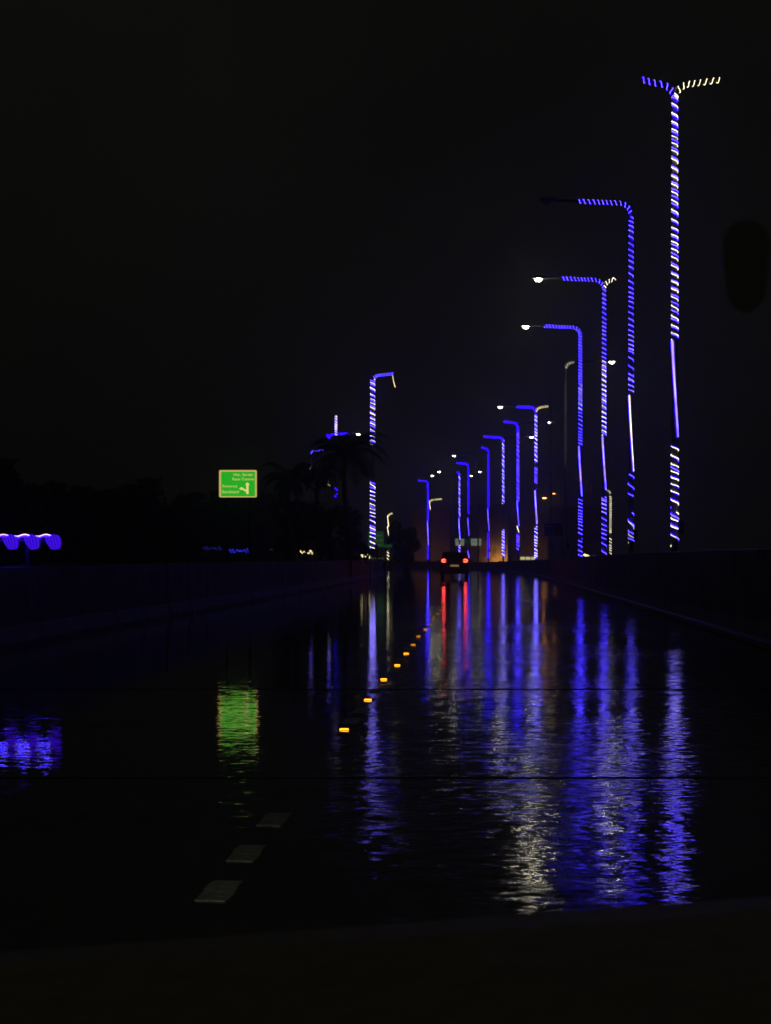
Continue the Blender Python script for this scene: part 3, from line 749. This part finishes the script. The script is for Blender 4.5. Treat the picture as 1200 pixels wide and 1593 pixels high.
# ---------------------------------------------------------------- far buildings under sodium light
M['facade'] = mat('brown_rendered_facade', (.20, .15, .10), .8, noise=.25, nscale=.3)
M['facade2'] = mat('grey_rendered_facade', (.16, .14, .12), .8, noise=.25, nscale=.3)
M['winglass'] = mat('curtained_window', (.10, .075, .05), .5)
M['neon'] = mat('dim_red_tube', (.3, .05, .03), .5, emit=(1, .12, .06), strength=.045)
def building(px0, px1, top, Y, label, m, nx, nz):
    a, b = at(px0, top, Y), at(px1, top, Y); w = b.x - a.x; h = a.z
    rt = empty('building', ((a.x + b.x) / 2, Y, 0), label, 'building', 'low buildings in the distance')
    MB().box((0, 6, h / 2), (w, 12, h)).build('wall', m, rt)
    MB().box((0, 6, h + .2), (w + .5, 12.5, .4)).build('roof', M['facade2'], rt)
    for i in range(nx):
        for j in range(nz):
            x = -w / 2 + w * (i + .5) / nx; z = h * (j + .55) / nz
            f = MB().box((x, -.03, z), (w / nx * .5, .08, h / nz * .5)).build('window', m, rt)
            MB().box((x, -.08, z), (w / nx * .42, .03, h / nz * .42)).build('pane', M['winglass'], f)
    return rt, w, h
b1, w1, h1 = building(641, 700, 792, 430, 'brown low building behind the car, left part of the glow', M['facade'], 5, 3)
b2, w2, h2 = building(706, 790, 786, 450, 'brown low building right above the strongest orange glow', M['facade'], 6, 3)
b3, w3, h3 = building(796, 852, 800, 420, 'grey brown building left of the orange lamps', M['facade2'], 4, 3)
b4, w4, h4 = building(858, 935, 790, 440, 'grey brown building behind the bare mast, farthest right', M['facade2'], 6, 3)
for (rt, Y, px, ya, yb) in ((b1, 430, 689, 796, 812), (b3, 420, 799, 786, 800), (b4, 440, 913, 746, 762), (b4, 440, 919, 752, 768)):
    p, q = at(px, ya, Y), at(px, yb, Y)
    MB().box((p.x - rt.location.x, -.3, (p.z + q.z) / 2), (.22, .2, p.z - q.z)).build('red_tube', M['neon'], rt)
    MB().tube([(p.x - rt.location.x, -.1, 0), (p.x - rt.location.x, -.1, p.z)], .05, 5).build('pole', M['dark_steel'], rt)
# small flood lamps at the foot of the buildings: source of the orange glow
for (px, Y, e, lb) in ((778, 446.5, 480, 'orange floodlight hidden low behind the barrier under the strongest glow'), (836, 413, 110, 'orange floodlight low in front of the grey brown building'), (668, 422, 130, 'orange floodlight low in front of the building behind the car')):
    x = (px - HX) * Y / F
    rt = empty('flood_lamp', (x, Y, 0), lb, 'floodlight', 'orange floodlights before the buildings')
    h = MB().box((0, 0, .5), (.5, .25, .35)).build('housing', M['dark_steel'], rt, bevel=.02)
    MB().box((0, .14, .5), (.42, .03, .28)).build('lens', M['sodium'], h)
    MB().tube([(0, 0, 0), (0, 0, .35)], .04, 6).build('stand', M['dark_steel'], rt)
    l = bpy.data.lights.new('flood_light', 'SPOT'); l.color = (1, .48, .12); l.energy = e * 3.2; l.spot_size = R(160); l.spot_blend = 1; l.shadow_soft_size = .2
    lo = bpy.data.objects.new('flood_light', l); C.objects.link(lo); lo.parent = rt; lo.location = (0, .3, .7); lo.rotation_euler = (R(100), 0, 0)

# ---------------------------------------------------------------- the car we sit in
M['dash'] = mat('dashboard_plastic', (.75, .68, .45), .65, noise=.15, nscale=40, bump=.0006)
M['blackpl'] = mat('black_plastic', (.7, .7, .64), .5)
cab = empty('car_cabin', (0, 1.0, 0), 'dark dashboard of the car the picture is taken from, along the bottom', 'car')
def dash_mesh():
    mb = MB(); v = []; nx, ny = 40, 14
    for j in range(ny + 1):
        for i in range(nx + 1):
            x = lerp(-.75, .75, i / nx); t = j / ny
            # front lip (far from us) follows the slanted line of the photograph, top falls away towards us
            yy = lerp(.25, -.55, t)
            edge = CH - (1423 - 90 * (x / .5) * .54 - HY) * (1.25 / F) if False else None
            z0 = CH - ((1437 - 0.0725 * ((x * F / 1.25) + HX)  + 37 - HY) / F) * 1.25
            z = z0 - .012 * (t * 3) ** 1.5 - .003 * math.exp(-t * 20)
            v.append((x, yy, z))
    f = [(j * (nx + 1) + i, j * (nx + 1) + i + 1, (j + 1) * (nx + 1) + i + 1, (j + 1) * (nx + 1) + i) for j in range(ny) for i in range(nx)]
    o = len(v)
    v += [(lerp(-.75, .75, i / nx), .25, .8) for i in range(nx + 1)] + [(lerp(-.75, .75, i / nx), -.55, .8) for i in range(nx + 1)]
    f += [(i, i + 1, o + i + 1, o + i) for i in range(nx)]
    b_ = ny * (nx + 1)
    f += [(b_ + i, b_ + i + 1, o + nx + 1 + i + 1, o + nx + 1 + i) for i in range(nx)]
    mb.add(v, f, True); return mb
dash_mesh().build('dashboard', M['dash'], cab)
MB().prism([(-.72, .45), (.72, .45), (.72, .66), (.5, .76), (-.5, .76), (-.72, .66)], .36, 1.5).build('bonnet', M['carpaint'], cab, bevel=.04)
for s in (-1, 1):
    MB().tube([(s * .72, .3, 1.0), (s * .66, -.2, 1.42), (s * .60, -.62, 1.62)], .035, 8).build('windscreen_pillar', M['blackpl'], cab)
    hl = MB().ellipsoid((s * .58, 1.52, .68), (.13, .05, .09), 14, 8).build('headlight', M['lens'], cab)
    L = bpy.data.lights.new('headlight_beam', 'SPOT'); L.energy = 52; L.color = (1, .95, .8); L.spot_size = R(60); L.spot_blend = .8; L.shadow_soft_size = .05
    lo = bpy.data.objects.new('headlight_beam', L); C.objects.link(lo); lo.parent = cab; lo.location = (s * .58, 1.62, .68); lo.rotation_euler = (R(82), 0, 0)
MB().box((0, -.62, 1.635), (1.3, .12, .05)).build('windscreen_header', M['blackpl'], cab, bevel=.015)

# dark pendant hanging behind the windscreen
Yh = 1.0; u = Yh / F
pc = at(1161, 414, Yh)
hc = empty('hanging_pendant', (pc.x, Yh, pc.z), 'dark rounded oval pendant hanging inside the windscreen, upper right', 'pendant')
prof = []
hw, top_, bot = 37 * u, 71 * u, -71 * u
for i in range(13): a = R(180 * i / 12); prof.append((hw * math.cos(a), top_ - hw * 1.05 + hw * 1.05 * math.sin(a)))
for i in range(13): a = R(180 + 180 * i / 12); prof.append((hw * .80 * math.cos(a), bot + hw * 1.0 + hw * 1.0 * math.sin(a)))
MB().prism(prof, -.003, .003).build('tag', M['blackpl'], hc, bevel=.001)
MB().tube([(0, 0, top_ - .002), (0, -.3, 1.62 - pc.z)], .00007, 5).build('cord', M['blackpl'], hc)

# ---------------------------------------------------------------- wet night air
hz = bpy.data.materials.new('night_mist'); hz.use_nodes = True
n = hz.node_tree; n.nodes.clear(); ho = n.nodes.new('ShaderNodeOutputMaterial'); hv = n.nodes.new('ShaderNodeVolumePrincipled')
hv.inputs['Color'].default_value = (.85, .85, .88, 1); hv.inputs['Density'].default_value = .0013; hv.inputs['Anisotropy'].default_value = .9
n.links.new(hv.outputs[0], ho.inputs['Volume'])
hb = MB().box((0, 300, 19.0), (260, 700, 40.06)).build('haze', hz); hb['kind'] = 'stuff'
